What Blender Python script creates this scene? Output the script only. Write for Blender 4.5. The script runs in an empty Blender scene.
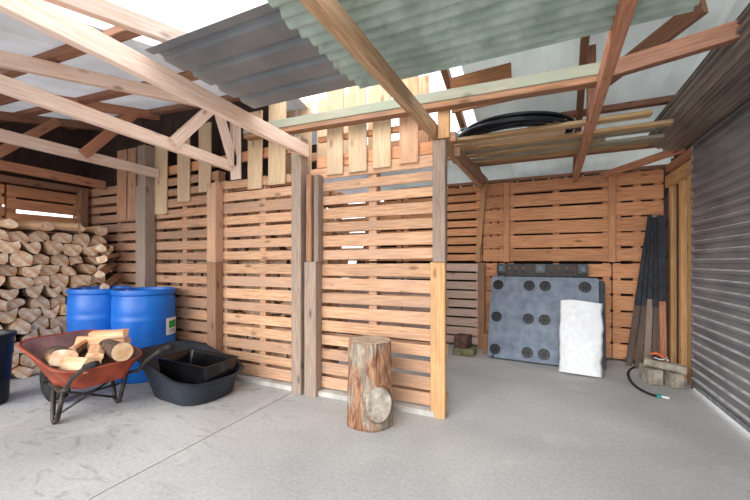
import bpy, bmesh, math, random
from mathutils import Vector, Matrix, noise
random.seed(7)
R = random.Random(11)
scene = bpy.context.scene
COL = scene.collection
PI = math.pi

# ------------------------------------------------------------------ colour / node helpers
def lin(c):
    return tuple(((v/255.0)/12.92 if v/255.0 <= .04045 else ((v/255.0+.055)/1.055)**2.4) for v in c) + (1.0,)

def new_mat(name):
    m = bpy.data.materials.new(name); m.use_nodes = True
    nt = m.node_tree; b = nt.nodes['Principled BSDF']
    return m, nt, b

def N(nt, typ, **kw):
    n = nt.nodes.new(typ)
    for k, v in kw.items():
        if k.startswith('i_'):
            n.inputs[k[2:].replace('_', ' ')].default_value = v
        else:
            setattr(n, k, v)
    return n

def ramp(nt, stops):
    n = nt.nodes.new('ShaderNodeValToRGB'); e = n.color_ramp.elements
    e[0].position, e[0].color = stops[0]
    e[1].position, e[1].color = stops[-1]
    for p, c in stops[1:-1]:
        x = e.new(p); x.color = c
    return n

def mixc(nt, mode, fac, a, b):
    n = nt.nodes.new('ShaderNodeMix'); n.data_type = 'RGBA'; n.blend_type = mode
    for idx, v in ((0, fac), (6, a), (7, b)):
        if hasattr(v, 'is_output') or isinstance(v, bpy.types.NodeSocket): nt.links.new(v, n.inputs[idx])
        else: n.inputs[idx].default_value = v
    return n.outputs[2]

def wood(name, dark, light, grey=(140, 130, 124), weather=.35, rough=.8, knots=.6):
    m, nt, b = new_mat(name); L = nt.links
    uv = N(nt, 'ShaderNodeUVMap', uv_map='UVMap')
    mp = N(nt, 'ShaderNodeMapping'); mp.inputs['Scale'].default_value = (3.0, 46, 1); L.new(uv.outputs[0], mp.inputs[0])
    n1 = N(nt, 'ShaderNodeTexNoise'); n1.inputs['Scale'].default_value = 1.6; n1.inputs['Detail'].default_value = 6; n1.inputs['Distortion'].default_value = .6
    L.new(mp.outputs[0], n1.inputs['Vector'])
    r1 = ramp(nt, [(.2, lin(dark)), (.62, lin(light))]); L.new(n1.outputs[0], r1.inputs[0])
    mp2 = N(nt, 'ShaderNodeMapping'); mp2.inputs['Scale'].default_value = (1.5, 7, 1); L.new(uv.outputs[0], mp2.inputs[0])
    n2 = N(nt, 'ShaderNodeTexNoise'); n2.inputs['Scale'].default_value = 1.3; n2.inputs['Detail'].default_value = 5; L.new(mp2.outputs[0], n2.inputs['Vector'])
    at = N(nt, 'ShaderNodeAttribute', attribute_name='tone')
    sep = N(nt, 'ShaderNodeSeparateColor'); L.new(at.outputs['Color'], sep.inputs[0])
    w = N(nt, 'ShaderNodeMapRange'); w.inputs[1].default_value = .40; w.inputs[2].default_value = .66; L.new(n2.outputs[0], w.inputs[0])
    ad = N(nt, 'ShaderNodeMath', operation='ADD'); L.new(w.outputs[0], ad.inputs[0]); L.new(sep.outputs[1], ad.inputs[1])
    mu = N(nt, 'ShaderNodeMath', operation='MULTIPLY', use_clamp=True); L.new(ad.outputs[0], mu.inputs[0]); mu.inputs[1].default_value = weather
    c = mixc(nt, 'MIX', mu.outputs[0], r1.outputs[0], lin(grey))
    # knots
    mp3 = N(nt, 'ShaderNodeMapping'); mp3.inputs['Scale'].default_value = (3.0, 7.5, 1); L.new(uv.outputs[0], mp3.inputs[0])
    vo = N(nt, 'ShaderNodeTexVoronoi'); vo.inputs['Scale'].default_value = 1.0; L.new(mp3.outputs[0], vo.inputs['Vector'])
    kr = ramp(nt, [(.06, (1, 1, 1, 1)), (.17, (0, 0, 0, 1))]); L.new(vo.outputs['Distance'], kr.inputs[0])
    km = N(nt, 'ShaderNodeMath', operation='MULTIPLY'); L.new(kr.outputs[0], km.inputs[0]); km.inputs[1].default_value = knots
    c = mixc(nt, 'MIX', km.outputs[0], c, lin(tuple(int(v*.5) for v in dark)))
    mr = N(nt, 'ShaderNodeMapRange'); mr.inputs[3].default_value = .66; mr.inputs[4].default_value = 1.28; L.new(sep.outputs[0], mr.inputs[0])
    cc = N(nt, 'ShaderNodeCombineColor')
    for i in range(3): L.new(mr.outputs[0], cc.inputs[i])
    c = mixc(nt, 'MULTIPLY', 1.0, c, cc.outputs[0])
    L.new(c, b.inputs['Base Color']); b.inputs['Roughness'].default_value = rough
    b.inputs['Specular IOR Level'].default_value = .25
    bu = N(nt, 'ShaderNodeBump'); bu.inputs['Strength'].default_value = .35; bu.inputs['Distance'].default_value = .004
    L.new(n1.outputs[0], bu.inputs['Height']); L.new(bu.outputs[0], b.inputs['Normal'])
    return m

def rough_mat(name, c1, c2, scale=6, rough=.6, metal=0, spec=.4, bump=.15, detail=5, stretch=(1, 1, 1), lo=.35, hi=.65, rnd=0):
    m, nt, b = new_mat(name); L = nt.links
    tc = N(nt, 'ShaderNodeTexCoord'); mp = N(nt, 'ShaderNodeMapping'); mp.inputs['Scale'].default_value = stretch
    L.new(tc.outputs['Object'], mp.inputs[0])
    n1 = N(nt, 'ShaderNodeTexNoise'); n1.inputs['Scale'].default_value = scale; n1.inputs['Detail'].default_value = detail
    L.new(mp.outputs[0], n1.inputs['Vector'])
    r1 = ramp(nt, [(lo, lin(c1)), (hi, lin(c2))]); L.new(n1.outputs[0], r1.inputs[0])
    c = r1.outputs[0]
    if rnd:
        oi = N(nt, 'ShaderNodeObjectInfo'); mr = N(nt, 'ShaderNodeMapRange'); mr.inputs[3].default_value = 1-rnd; mr.inputs[4].default_value = 1+rnd*.6
        L.new(oi.outputs['Random'], mr.inputs[0]); cc = N(nt, 'ShaderNodeCombineColor')
        for i in range(3): L.new(mr.outputs[0], cc.inputs[i])
        c = mixc(nt, 'MULTIPLY', 1.0, c, cc.outputs[0])
    L.new(c, b.inputs['Base Color'])
    b.inputs['Roughness'].default_value = rough; b.inputs['Metallic'].default_value = metal
    b.inputs['Specular IOR Level'].default_value = spec
    if bump:
        bu = N(nt, 'ShaderNodeBump'); bu.inputs['Strength'].default_value = bump; bu.inputs['Distance'].default_value = .01
        L.new(n1.outputs[0], bu.inputs['Height']); L.new(bu.outputs[0], b.inputs['Normal'])
    return m

M = {}
M['pallet'] = wood('weathered pine pallet', (170, 120, 86), (222, 178, 142), (186, 152, 132), .6)
M['pallet_dusky'] = wood('dusky pallet', (146, 104, 78), (202, 156, 124), (160, 130, 112), .6)
M['pallet_orange'] = wood('orange pallet', (184, 116, 78), (232, 172, 128), (186, 138, 112), .4)
M['pallet_pink'] = wood('pink grey pallet', (180, 144, 130), (222, 192, 178), (200, 178, 168), .5)
M['paling'] = wood('fresh pine paling', (192, 158, 120), (226, 198, 162), (190, 164, 140), .5)
M['pine'] = wood('pine stud', (184, 132, 84), (222, 176, 126), (170, 134, 104), .45)
M['post_grey'] = wood('grey weathered post', (120, 98, 86), (184, 160, 142), (158, 144, 134), .7)
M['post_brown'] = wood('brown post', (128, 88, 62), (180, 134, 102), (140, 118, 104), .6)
M['chord'] = wood('pinkish truss timber', (208, 168, 144), (240, 216, 200), (224, 206, 192), .4)
M['chord_warm'] = wood('warm truss timber', (160, 112, 78), (222, 182, 142), (176, 152, 128), .5)
M['chord_red'] = wood('red brown rafter', (156, 96, 70), (206, 146, 114), (166, 126, 106), .35)
M['purlin'] = wood('brown purlin', (112, 74, 56), (164, 118, 94), (134, 108, 94), .4)
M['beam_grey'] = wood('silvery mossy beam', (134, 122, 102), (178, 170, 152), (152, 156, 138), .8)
M['rack_timber'] = wood('stored timber', (160, 118, 76), (206, 168, 122), (178, 166, 138), .5)
M['dark_board'] = wood('dark leaned board', (70, 58, 54), (112, 96, 88), (130, 118, 108), .5)
M['ply'] = wood('brown ply', (110, 72, 46), (146, 102, 70), (120, 90, 70), .3)
M['log_end'] = rough_mat('log end grain', (220, 168, 124), (252, 232, 206), 17, .85, bump=.35, rnd=.2)
M['log_side'] = rough_mat('log split side', (150, 104, 74), (222, 182, 142), 9, .85, stretch=(.25, 1, 1), bump=.5, rnd=.2)
M['bark'] = rough_mat('log bark', (56, 44, 38), (124, 100, 84), 26, .95, bump=.9, rnd=.2)
M['fresh_end'] = rough_mat('fresh log end', (222, 172, 124), (248, 216, 178), 14, .85, bump=.4, rnd=.12)
M['fresh_side'] = rough_mat('fresh log side', (204, 142, 96), (240, 204, 166), 9, .85, stretch=(.25, 1, 1), bump=.5, rnd=.1)
M['blue'] = rough_mat('blue drum plastic', (8, 94, 188), (18, 114, 210), 3, .38, spec=.5, bump=.04)
M['black_plastic'] = rough_mat('black plastic', (20, 22, 27), (34, 37, 44), 6, .42, bump=.05)
M['tub_plastic'] = rough_mat('blue black tub plastic', (30, 34, 42), (48, 54, 64), 5, .5, bump=.08)
M['gloss_black'] = rough_mat('glossy black plastic', (12, 12, 14), (22, 22, 25), 6, .2, bump=.04)
M['rubber'] = rough_mat('rubber', (20, 20, 22), (38, 38, 40), 12, .75)
M['steel_dark'] = rough_mat('dark steel tube', (52, 48, 46), (88, 80, 74), 14, .5, metal=.4)
M['rust_tray'] = rough_mat('worn orange tray paint', (124, 54, 36), (172, 78, 52), 7, .5, bump=.1)
M['tray_inside'] = rough_mat('faded tray inside', (104, 76, 80), (140, 104, 104), 6, .6, bump=.1)
M['grey_sheet'] = rough_mat('grey metal sheet', (118, 124, 130), (144, 148, 152), 2.5, .5, metal=.25, bump=0)
M['steel_door'] = rough_mat('dusty roller door steel', (106, 106, 112), (148, 146, 148), 5, .5, metal=.15, bump=.05, stretch=(1, .3, 1))
M['door_roll'] = rough_mat('brown grey roller coil', (104, 96, 90), (152, 140, 130), 4, .5, metal=.15, bump=.05, stretch=(1, .3, 1))
M['dust_highlight'] = rough_mat('dusty ledge with painted highlight', (164, 160, 156), (206, 202, 198), 8, .9, bump=0)
M['galv'] = rough_mat('galvanised bracket', (140, 142, 144), (180, 182, 184), 12, .4, metal=.6)
M['white_bag'] = rough_mat('white woven sack', (228, 230, 234), (240, 242, 244), 20, .6, bump=.05)
M['plastic_grey'] = rough_mat('blue grey pallet deck', (96, 108, 126), (134, 146, 162), 9, .55, bump=.15, lo=.3, hi=.7)
M['pipe'] = rough_mat('black poly pipe', (16, 20, 26), (34, 40, 50), 8, .35)
M['pipe_blue'] = rough_mat('blue rope tie', (70, 120, 150), (100, 150, 180), 8, .6)
M['concrete_block'] = rough_mat('weathered grey timber block', (136, 126, 112), (182, 174, 158), 14, .9, bump=.4)
M['orange'] = rough_mat('orange plastic', (214, 100, 50), (232, 124, 70), 8, .5)
M['teal'] = rough_mat('teal plastic', (20, 120, 110), (40, 150, 136), 8, .4)
M['white_plastic'] = rough_mat('white plastic', (220, 220, 222), (236, 236, 238), 8, .4)
M['label_white'] = rough_mat('white sticker', (228, 232, 234), (242, 244, 246), 8, .5, bump=0)
M['label_green'] = rough_mat('green sticker print', (40, 150, 70), (70, 176, 90), 8, .5, bump=0)
M['brick'] = rough_mat('dark brown block', (78, 58, 50), (116, 88, 76), 12, .85, bump=.3)
M['sleeve'] = rough_mat('navy black sleeve', (30, 33, 42), (52, 56, 66), 8, .6)
M['moss_wood'] = rough_mat('greenish timber', (104, 100, 74), (146, 142, 110), 10, .85, bump=.3)
M['dark_clad'] = wood('dark outer cladding', (44, 32, 28), (74, 54, 46), (60, 50, 46), .4)
M['stub_face'] = rough_mat('grey cut face', (128, 118, 106), (192, 182, 168), 16, .85, bump=.4)
M['stump_top'] = rough_mat('stump top', (150, 132, 112), (196, 176, 150), 16, .9, bump=.4)
M['curb'] = rough_mat('curb concrete', (170, 166, 160), (206, 202, 196), 6, .85, bump=.2)

def green_mat():
    m, nt, b = new_mat('green corrugated iron'); L = nt.links
    tc = N(nt, 'ShaderNodeTexCoord')
    n1 = N(nt, 'ShaderNodeTexNoise'); n1.inputs['Scale'].default_value = 5; n1.inputs['Detail'].default_value = 8; L.new(tc.outputs['Object'], n1.inputs['Vector'])
    r1 = ramp(nt, [(.35, lin((146, 164, 152))), (.6, lin((182, 198, 188)))]); L.new(n1.outputs[0], r1.inputs[0])
    n2 = N(nt, 'ShaderNodeTexNoise'); n2.inputs['Scale'].default_value = 14; n2.inputs['Detail'].default_value = 8; L.new(tc.outputs['Object'], n2.inputs['Vector'])
    r2 = ramp(nt, [(.55, (0, 0, 0, 1)), (.68, (1, 1, 1, 1))]); L.new(n2.outputs[0], r2.inputs[0])
    km = N(nt, 'ShaderNodeMath', operation='MULTIPLY'); L.new(r2.outputs[0], km.inputs[0]); km.inputs[1].default_value = .3
    c = mixc(nt, 'MIX', km.outputs[0], r1.outputs[0], lin((122, 120, 98)))
    L.new(c, b.inputs['Base Color']); b.inputs['Roughness'].default_value = .6; b.inputs['Metallic'].default_value = .1
    return m
M['green_sheet'] = green_mat()

def roof_mat(name, col, tr):
    m, nt, b = new_mat(name); L = nt.links
    tc = N(nt, 'ShaderNodeTexCoord')
    n1 = N(nt, 'ShaderNodeTexNoise'); n1.inputs['Scale'].default_value = 1.4; n1.inputs['Detail'].default_value = 4; L.new(tc.outputs['Object'], n1.inputs['Vector'])
    r1 = ramp(nt, [(.35, lin(tuple(int(v*.9) for v in col))), (.65, lin(col))]); L.new(n1.outputs[0], r1.inputs[0])
    L.new(r1.outputs[0], b.inputs['Base Color']); b.inputs['Roughness'].default_value = .6
    t = N(nt, 'ShaderNodeBsdfTranslucent'); L.new(r1.outputs[0], t.inputs[0])
    mx = N(nt, 'ShaderNodeMixShader'); mx.inputs[0].default_value = tr
    L.new(b.outputs[0], mx.inputs[1]); L.new(t.outputs[0], mx.inputs[2])
    L.new(mx.outputs[0], nt.nodes['Material Output'].inputs[0])
    return m
M['roof_left'] = roof_mat('pale roof sheet', (226, 226, 228), .42)
M['roof_right'] = roof_mat('pale translucent roof sheet', (228, 232, 230), .4)
M['tarp'] = roof_mat('grey film', (120, 126, 128), .1)

def bark_mat():
    m, nt, b = new_mat('peeling stump bark'); L = nt.links
    tc = N(nt, 'ShaderNodeTexCoord'); mp = N(nt, 'ShaderNodeMapping'); mp.inputs['Scale'].default_value = (1, 1, .22); L.new(tc.outputs['Object'], mp.inputs[0])
    n1 = N(nt, 'ShaderNodeTexNoise'); n1.inputs['Scale'].default_value = 30; n1.inputs['Detail'].default_value = 10; n1.inputs['Roughness'].default_value = .65; n1.inputs['Distortion'].default_value = .8; L.new(mp.outputs[0], n1.inputs['Vector'])
    r1 = ramp(nt, [(.3, lin((74, 48, 36))), (.46, lin((136, 92, 68))), (.58, lin((176, 132, 100))), (.72, lin((214, 180, 146)))]); L.new(n1.outputs[0], r1.inputs[0])
    r3 = ramp(nt, [(.3, lin((92, 78, 68))), (.5, lin((150, 134, 118))), (.7, lin((198, 186, 170)))]); L.new(n1.outputs[0], r3.inputs[0])
    mp2 = N(nt, 'ShaderNodeMapping'); mp2.inputs['Scale'].default_value = (1, 1, .4); L.new(tc.outputs['Object'], mp2.inputs[0])
    n2 = N(nt, 'ShaderNodeTexNoise'); n2.inputs['Scale'].default_value = 9; n2.inputs['Detail'].default_value = 6; L.new(mp2.outputs[0], n2.inputs['Vector'])
    r2 = ramp(nt, [(.47, (0, 0, 0, 1)), (.58, (1, 1, 1, 1))]); L.new(n2.outputs[0], r2.inputs[0])
    c = mixc(nt, 'MIX', r2.outputs[0], r1.outputs[0], r3.outputs[0])
    L.new(c, b.inputs['Base Color']); b.inputs['Roughness'].default_value = .9
    bu = N(nt, 'ShaderNodeBump'); bu.inputs['Strength'].default_value = 1.0; bu.inputs['Distance'].default_value = .02
    L.new(n1.outputs[0], bu.inputs['Height']); L.new(bu.outputs[0], b.inputs['Normal'])
    return m
M['stump_bark'] = bark_mat()

def concrete():
    m, nt, b = new_mat('concrete floor'); L = nt.links
    tc = N(nt, 'ShaderNodeTexCoord')
    def noi(s, d, dist=0, vec=None, sc=None):
        n = N(nt, 'ShaderNodeTexNoise'); n.inputs['Scale'].default_value = s; n.inputs['Detail'].default_value = d; n.inputs['Distortion'].default_value = dist
        if sc:
            mp = N(nt, 'ShaderNodeMapping'); mp.inputs['Scale'].default_value = sc; mp.inputs['Rotation'].default_value = (0, 0, .5); L.new(tc.outputs['Object'], mp.inputs[0]); L.new(mp.outputs[0], n.inputs['Vector'])
        else: L.new(tc.outputs['Object'], n.inputs['Vector'])
        return n
    a = noi(.9, 6, .4); r1 = ramp(nt, [(.3, lin((168, 168, 167))), (.7, lin((198, 197, 195)))]); L.new(a.outputs[0], r1.inputs[0])
    f = noi(45, 4); r2 = ramp(nt, [(.3, (.86, .86, .86, 1)), (.7, (1.06, 1.06, 1.06, 1))]); L.new(f.outputs[0], r2.inputs[0])
    c = mixc(nt, 'MULTIPLY', 1.0, r1.outputs[0], r2.outputs[0])
    # dirty scuffs on the left slab
    s = noi(3.2, 12, 2.2, sc=(1.0, 2.4, 1)); r3 = ramp(nt, [(.54, (0, 0, 0, 1)), (.74, (1, 1, 1, 1))]); L.new(s.outputs[0], r3.inputs[0])
    sp = N(nt, 'ShaderNodeSeparateXYZ'); L.new(tc.outputs['Object'], sp.inputs[0])
    mr = N(nt, 'ShaderNodeMapRange'); mr.inputs[1].default_value = -1.3; mr.inputs[2].default_value = -2.3; L.new(sp.outputs[0], mr.inputs[0])
    mu = N(nt, 'ShaderNodeMath', operation='MULTIPLY'); L.new(r3.outputs[0], mu.inputs[0]); L.new(mr.outputs[0], mu.inputs[1])
    mu2 = N(nt, 'ShaderNodeMath', operation='MULTIPLY'); L.new(mu.outputs[0], mu2.inputs[0]); mu2.inputs[1].default_value = .55
    c = mixc(nt, 'MIX', mu2.outputs[0], c, lin((118, 116, 112)))
    st = noi(3.0, 5, .8); r4 = ramp(nt, [(.6, (0, 0, 0, 1)), (.75, (1, 1, 1, 1))]); L.new(st.outputs[0], r4.inputs[0])
    mu3 = N(nt, 'ShaderNodeMath', operation='MULTIPLY'); L.new(r4.outputs[0], mu3.inputs[0]); mu3.inputs[1].default_value = .3
    c = mixc(nt, 'MIX', mu3.outputs[0], c, lin((220, 218, 214)))
    L.new(c, b.inputs['Base Color']); b.inputs['Roughness'].default_value = .75; b.inputs['Specular IOR Level'].default_value = .3
    bu = N(nt, 'ShaderNodeBump'); bu.inputs['Strength'].default_value = .15; bu.inputs['Distance'].default_value = .004
    L.new(f.outputs[0], bu.inputs['Height']); L.new(bu.outputs[0], b.inputs['Normal'])
    return m
M['concrete'] = concrete()
M['ground'] = rough_mat('pale gravel', (150, 146, 138), (186, 182, 174), 3, .9)

# ------------------------------------------------------------------ object helpers
def tag(o, label=None, cat=None, group=None, kind=None):
    if label: o['label'] = label
    if cat: o['category'] = cat
    if group: o['group'] = group
    if kind: o['kind'] = kind
    return o

def empty(name, loc, label=None, cat=None, group=None, rz=0, kind=None, rot=None):
    o = bpy.data.objects.new(name, None); COL.objects.link(o)
    o.location = loc; o.rotation_euler = rot or (0, 0, rz); o.empty_display_size = .1
    return tag(o, label, cat, group, kind)

def link_mesh(name, bm, mats, parent=None, smooth=False, loc=None, rot=None):
    bmesh.ops.recalc_face_normals(bm, faces=bm.faces)
    me = bpy.data.meshes.new(name); bm.to_mesh(me); bm.free()
    if not isinstance(mats, (list, tuple)): mats = [mats]
    for m in mats: me.materials.append(m)
    if smooth:
        for p in me.polygons: p.use_smooth = True
    o = bpy.data.objects.new(name, me); COL.objects.link(o)
    if parent: o.parent = parent
    if loc: o.location = loc
    if rot: o.rotation_euler = rot
    return o

def mod(o, typ, **kw):
    m = o.modifiers.new(typ.lower(), typ)
    for k, v in kw.items(): setattr(m, k, v)
    return m

class B:
    """collects boards (boxes with lengthwise UVs and a tone per board) into one mesh"""
    def __init__(self):
        self.bm = bmesh.new(); self.uv = self.bm.loops.layers.uv.new('UVMap'); self.t = self.bm.loops.layers.float_color.new('tone')
    def board(self, p0, p1, w, h, up=(0, 0, 1), tone=None, grey=None, bev=.003, cut=0):
        p0, p1, up = Vector(p0), Vector(p1), Vector(up)
        d = p1-p0; L = d.length; d.normalize()
        side = d.cross(up)
        if side.length < 1e-4: side = d.cross(Vector((0, 1, 0)))
        side.normalize(); u = side.cross(d).normalized()
        tone = R.uniform(.26, .74) if tone is None else tone
        grey = R.uniform(-.3, .5) if grey is None else grey
        ou, ov = R.uniform(0, 40), R.uniform(0, 40)
        a, c = w/2, h/2; e = min(bev, a*.4, c*.4)
        prof = [(-a+e, -c), (a-e, -c), (a, -c+e), (a, c-e), (a-e, c), (-a+e, c), (-a, c-e), (-a, -c+e)]
        acc = [0]
        for i in range(8):
            x0, y0 = prof[i]; x1, y1 = prof[(i+1) % 8]; acc.append(acc[-1]+math.hypot(x1-x0, y1-y0))
        v0 = [self.bm.verts.new(p0+side*x+u*y) for x, y in prof]
        v1 = [self.bm.verts.new(p1+side*x+u*y) for x, y in prof]
        fs = []
        for i in range(8):
            j = (i+1) % 8
            f = self.bm.faces.new((v0[i], v0[j], v1[j], v1[i]))
            for lp, (uu, vv) in zip(f.loops, ((0, acc[i]), (0, acc[i+1]), (L, acc[i+1]), (L, acc[i]))):
                lp[self.uv].uv = (ou+uu, ov+vv)
            fs.append(f)
        for vs in (v0, v1):
            f = self.bm.faces.new(vs)
            for lp, (x, y) in zip(f.loops, prof): lp[self.uv].uv = (ou+x*.3, ov+y)
            fs.append(f)
        for f in fs:
            for lp in f.loops: lp[self.t] = (tone, grey, 0, 1)
        return self
    def build(self, name, mat, parent=None, **kw):
        return link_mesh(name, self.bm, mat, parent, **kw)

def plank(name, p0, p1, w, h, mat, label=None, cat='beam', parent=None, group=None, up=(0, 0, 1), tone=None, grey=None, kind=None, bev=.004):
    """one timber; origin at its middle"""
    c = (Vector(p0)+Vector(p1))/2
    o = B().board(Vector(p0)-c, Vector(p1)-c, w, h, up, tone, grey, bev).build(name, mat, parent)
    o.location = c
    if label: tag(o, label, cat, group, kind)
    return o

def tube_bm(pts, r, seg=10, bm=None, closed=False):
    bm = bm or bmesh.new(); pts = [Vector(p) for p in pts]; rings = []; n = len(pts)
    prev = None
    for i, p in enumerate(pts):
        a = pts[(i-1) % n] if (closed or i > 0) else p
        b = pts[(i+1) % n] if (closed or i < n-1) else p
        d = (b-a).normalized()
        if prev is None:
            s = d.cross(Vector((0, 0, 1)))
            if s.length < .05: s = d.cross(Vector((0, 1, 0)))
        else: s = prev-d*prev.dot(d)
        s.normalize(); prev = s; u = s.cross(d)
        rr = r[i] if isinstance(r, (list, tuple)) else r
        rings.append([bm.verts.new(p+(s*math.cos(k*2*PI/seg)+u*math.sin(k*2*PI/seg))*rr) for k in range(seg)])
    m = n if closed else n-1
    for i in range(m):
        A, C = rings[i], rings[(i+1) % n]
        for k in range(seg): bm.faces.new((A[k], A[(k+1) % seg], C[(k+1) % seg], C[k]))
    if not closed: bm.faces.new(rings[0]); bm.faces.new(rings[-1][::-1])
    return bm

def lathe_bm(prof, seg=40, bm=None, center=(0, 0)):
    bm = bm or bmesh.new(); rings = []
    for r, z in prof:
        if r < 1e-5: rings.append([bm.verts.new((center[0], center[1], z))])
        else: rings.append([bm.verts.new((center[0]+r*math.cos(2*PI*k/seg), center[1]+r*math.sin(2*PI*k/seg), z)) for k in range(seg)])
    for A, C in zip(rings, rings[1:]):
        for k in range(seg):
            j = (k+1) % seg
            if len(A) == 1: bm.faces.new((A[0], C[k], C[j]))
            elif len(C) == 1: bm.faces.new((A[k], A[j], C[0]))
            else: bm.faces.new((A[k], A[j], C[j], C[k]))
    return bm

def loft_bm(loops, cap0=True, cap1=True, bm=None):
    bm = bm or bmesh.new(); rings = [[bm.verts.new(p) for p in l] for l in loops]
    for A, C in zip(rings, rings[1:]):
        n = len(A)
        for k in range(n): bm.faces.new((A[k], A[(k+1) % n], C[(k+1) % n], C[k]))
    if cap0: bm.faces.new(rings[0])
    if cap1: bm.faces.new(rings[-1][::-1])
    return bm

def rrect(hx, hy, r, n=6):
    pts = []
    for cx, cy, a0 in ((hx-r, hy-r, 0), (-hx+r, hy-r, 90), (-hx+r, -hy+r, 180), (hx-r, -hy+r, 270)):
        for k in range(n+1):
            a = math.radians(a0+90*k/n); pts.append((cx+r*math.cos(a), cy+r*math.sin(a)))
    return pts

# ------------------------------------------------------------------ camera
YAW = math.radians(24.8)
cam = bpy.data.objects.new('camera', bpy.data.cameras.new('camera')); COL.objects.link(cam)
cam.location = (0, 0, 1.2); cam.rotation_euler = (PI/2, 0, YAW)
cam.data.sensor_width = 36; cam.data.lens = 357/750*36; cam.data.shift_y = 12/750; cam.data.clip_start = .05
scene.camera = cam
F = Vector((-math.sin(YAW), math.cos(YAW), 0)); RT = Vector((math.cos(YAW), math.sin(YAW), 0))
def ray(px, py):
    return F+RT*((px-375)/357)+Vector((0, 0, (262-py)/357))
def at(px, py, x=None, y=None, z=None):
    """the point of the place seen at (px, py) that lies on the given plane"""
    d = ray(px, py)
    t = x/d.x if x is not None else (y/d.y if y is not None else (z-1.2)/d.z)
    return Vector((0, 0, 1.2))+d*t

# ------------------------------------------------------------------ world and light
w = bpy.data.worlds.new('overcast sky'); scene.world = w; w.use_nodes = True
bg = w.node_tree.nodes['Background']; bg.inputs[0].default_value = (.93, .965, 1.0, 1); bg.inputs[1].default_value = 1.9
sun = bpy.data.objects.new('sun', bpy.data.lights.new('sun', 'SUN')); COL.objects.link(sun)
sun.data.energy = 2.2; sun.data.angle = math.radians(50); sun.data.color = (1, .98, .95)
sun.location = (0, -3, 6); sun.rotation_euler = (math.radians(66), 0, math.radians(-4))
vs = scene.view_settings; vs.view_transform = 'Standard'; vs.look = 'None'; vs.gamma = 1; vs.use_curve_mapping = False
vs.exposure = 0.42

# ------------------------------------------------------------------ floor
bm = bmesh.new()
def slab(x0, x1, y0, y1, z0=-.12, z1=0.0):
    bmesh.ops.create_cube(bm, size=1, matrix=Matrix.Translation(((x0+x1)/2, (y0+y1)/2, (z0+z1)/2)) @ Matrix.Diagonal((x1-x0, y1-y0, z1-z0, 1)))
slab(-6.2, -2.073, -3.5, 6); slab(-2.065, 1.42, -3.5, 6)
tag(link_mesh('floor', bm, M['concrete']), kind='structure')
bm = bmesh.new(); slab(-30, 30, -30, 30, -.3, -.025)
tag(link_mesh('floor', bm, M['ground']), kind='structure')

# ------------------------------------------------------------------ pallets
def pallet(loc, width, height, label, rz=0, pitch=.125, gap=.024, mat='pallet', back=True, depth=.125, backshift=.0, bear=3, grey=None,
           skip=(), name='wooden_pallet', lean=0):
    root = empty(name, loc, label, 'pallet', 'wooden pallets standing as walls', rot=(lean, 0, rz))
    n = int(round(height/pitch)); p = height/n
    fb = B()
    for i in range(n):
        if i in skip: continue
        z = p*(i+.5); g = gap*R.uniform(.6, 1.5); tl = R.uniform(-.004, .004)
        fb.board((.002, .009+R.uniform(0, .003), z-tl), (width-.002, .009+R.uniform(0, .003), z+tl), .018, p-g, grey=grey)
    fb.build('front_boards', M[mat], root)
    for k in range(bear):
        x = .05+(width-.1)*k/(bear-1)
        bb = B().board((0, 0, .004), (0, 0, height-.004), .075, .085, up=(0, 1, 0)).build('bearer', M[mat], root)
        bb.location = (x, .0625+.0005, 0)
    if back:
        b2 = B()
        for i in range(n):
            z = p*i+backshift*p
            z = max(z, .07)
            if z > height-.05: continue
            if back == 'few' and i % 3: continue
            b2.board((.002, depth-.008, z), (width-.002, depth-.008, z), .018, p*.68)
        b2.build('back_boards', M[mat], root)
    return root

XS = [-5.55, -4.22, -3.10, -1.94, -.72]
YP = 2.75
XE = XS[:4]+[-.665]
names = ['beside the firewood stack', 'behind the blue drums', 'between the dark post and the double post', 'behind the upright log stump']
for i in range(4):
    x0, x1 = XS[i]+.006, XE[i+1]-.006
    m = ['pallet_dusky', 'pallet_dusky', 'pallet', 'pallet'][i]
    pallet((x0, YP, .045), x1-x0, 1.15, 'lower slatted wooden pallet of the partition, '+names[i], mat=m, back='few', pitch=.128, gap=.03 if i < 3 else .027, backshift=.5)
    pallet((x0, YP, 1.205), x1-x0, .86 if i > 1 else .98, 'upper slatted wooden pallet of the partition, '+['left of the dark round-cornered post', 'second bay from the corner, under hanging palings', 'left of the grey double post', 'right of the double post with daylight between slats'][i],
           mat=m, back='few' if i < 3 else False, pitch=.125, gap=.03 if i < 3 else .032, backshift=.5)
# curb below the partition
plank('curb', (-5.5, YP+.06, .022), (-.74, YP+.06, .022), .25, .044, M['curb'], 'low pale concrete curb under the slatted partition', 'curb')
# partition posts
def post(x, y, z0, z1, w, d, mat, label, group='posts along the slatted partition', tone=None, lean=0, grey=None):
    o = B().board((0, 0, 0), (lean, 0, z1-z0), w, d, up=(0, 1, 0), tone=tone, grey=grey, bev=.006).build('timber_post', M[mat])
    o.location = (x, y, z0); return tag(o, label, 'post', group)
yq = YP-.052
post(-.715, YP-.03, .0, 1.2, .115, .055, 'pine', 'golden pine lower post at the free end of the partition', tone=.5, grey=0)
post(-.70, YP-.04, 1.202, 2.13, .1, .075, 'post_grey', 'dark grey upper post standing on the golden end post', tone=.25)
post(-2.005, yq-.01, 0, 2.33, .105, .115, 'post_grey', 'tall grey post, left one of the double post beside the stump', tone=.42)
post(-1.865, yq, 0, 1.2, .125, .1, 'post_grey', 'brown lower post, right one of the double post', tone=.42)
post(-1.88, yq, 1.203, 1.98, .055, .1, 'post_brown', 'narrow brown upper post standing on the right half of the double post', tone=.5)
post(-1.815, yq+.01, 1.203, 1.98, .05, .08, 'post_grey', 'narrow dark upper post wedged right of the double post', tone=.15)
post(-3.10, yq, 0, 1.2, .13, .1, 'post_brown', 'lower brown post in the partition right of the blue drums', tone=.42)
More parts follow.
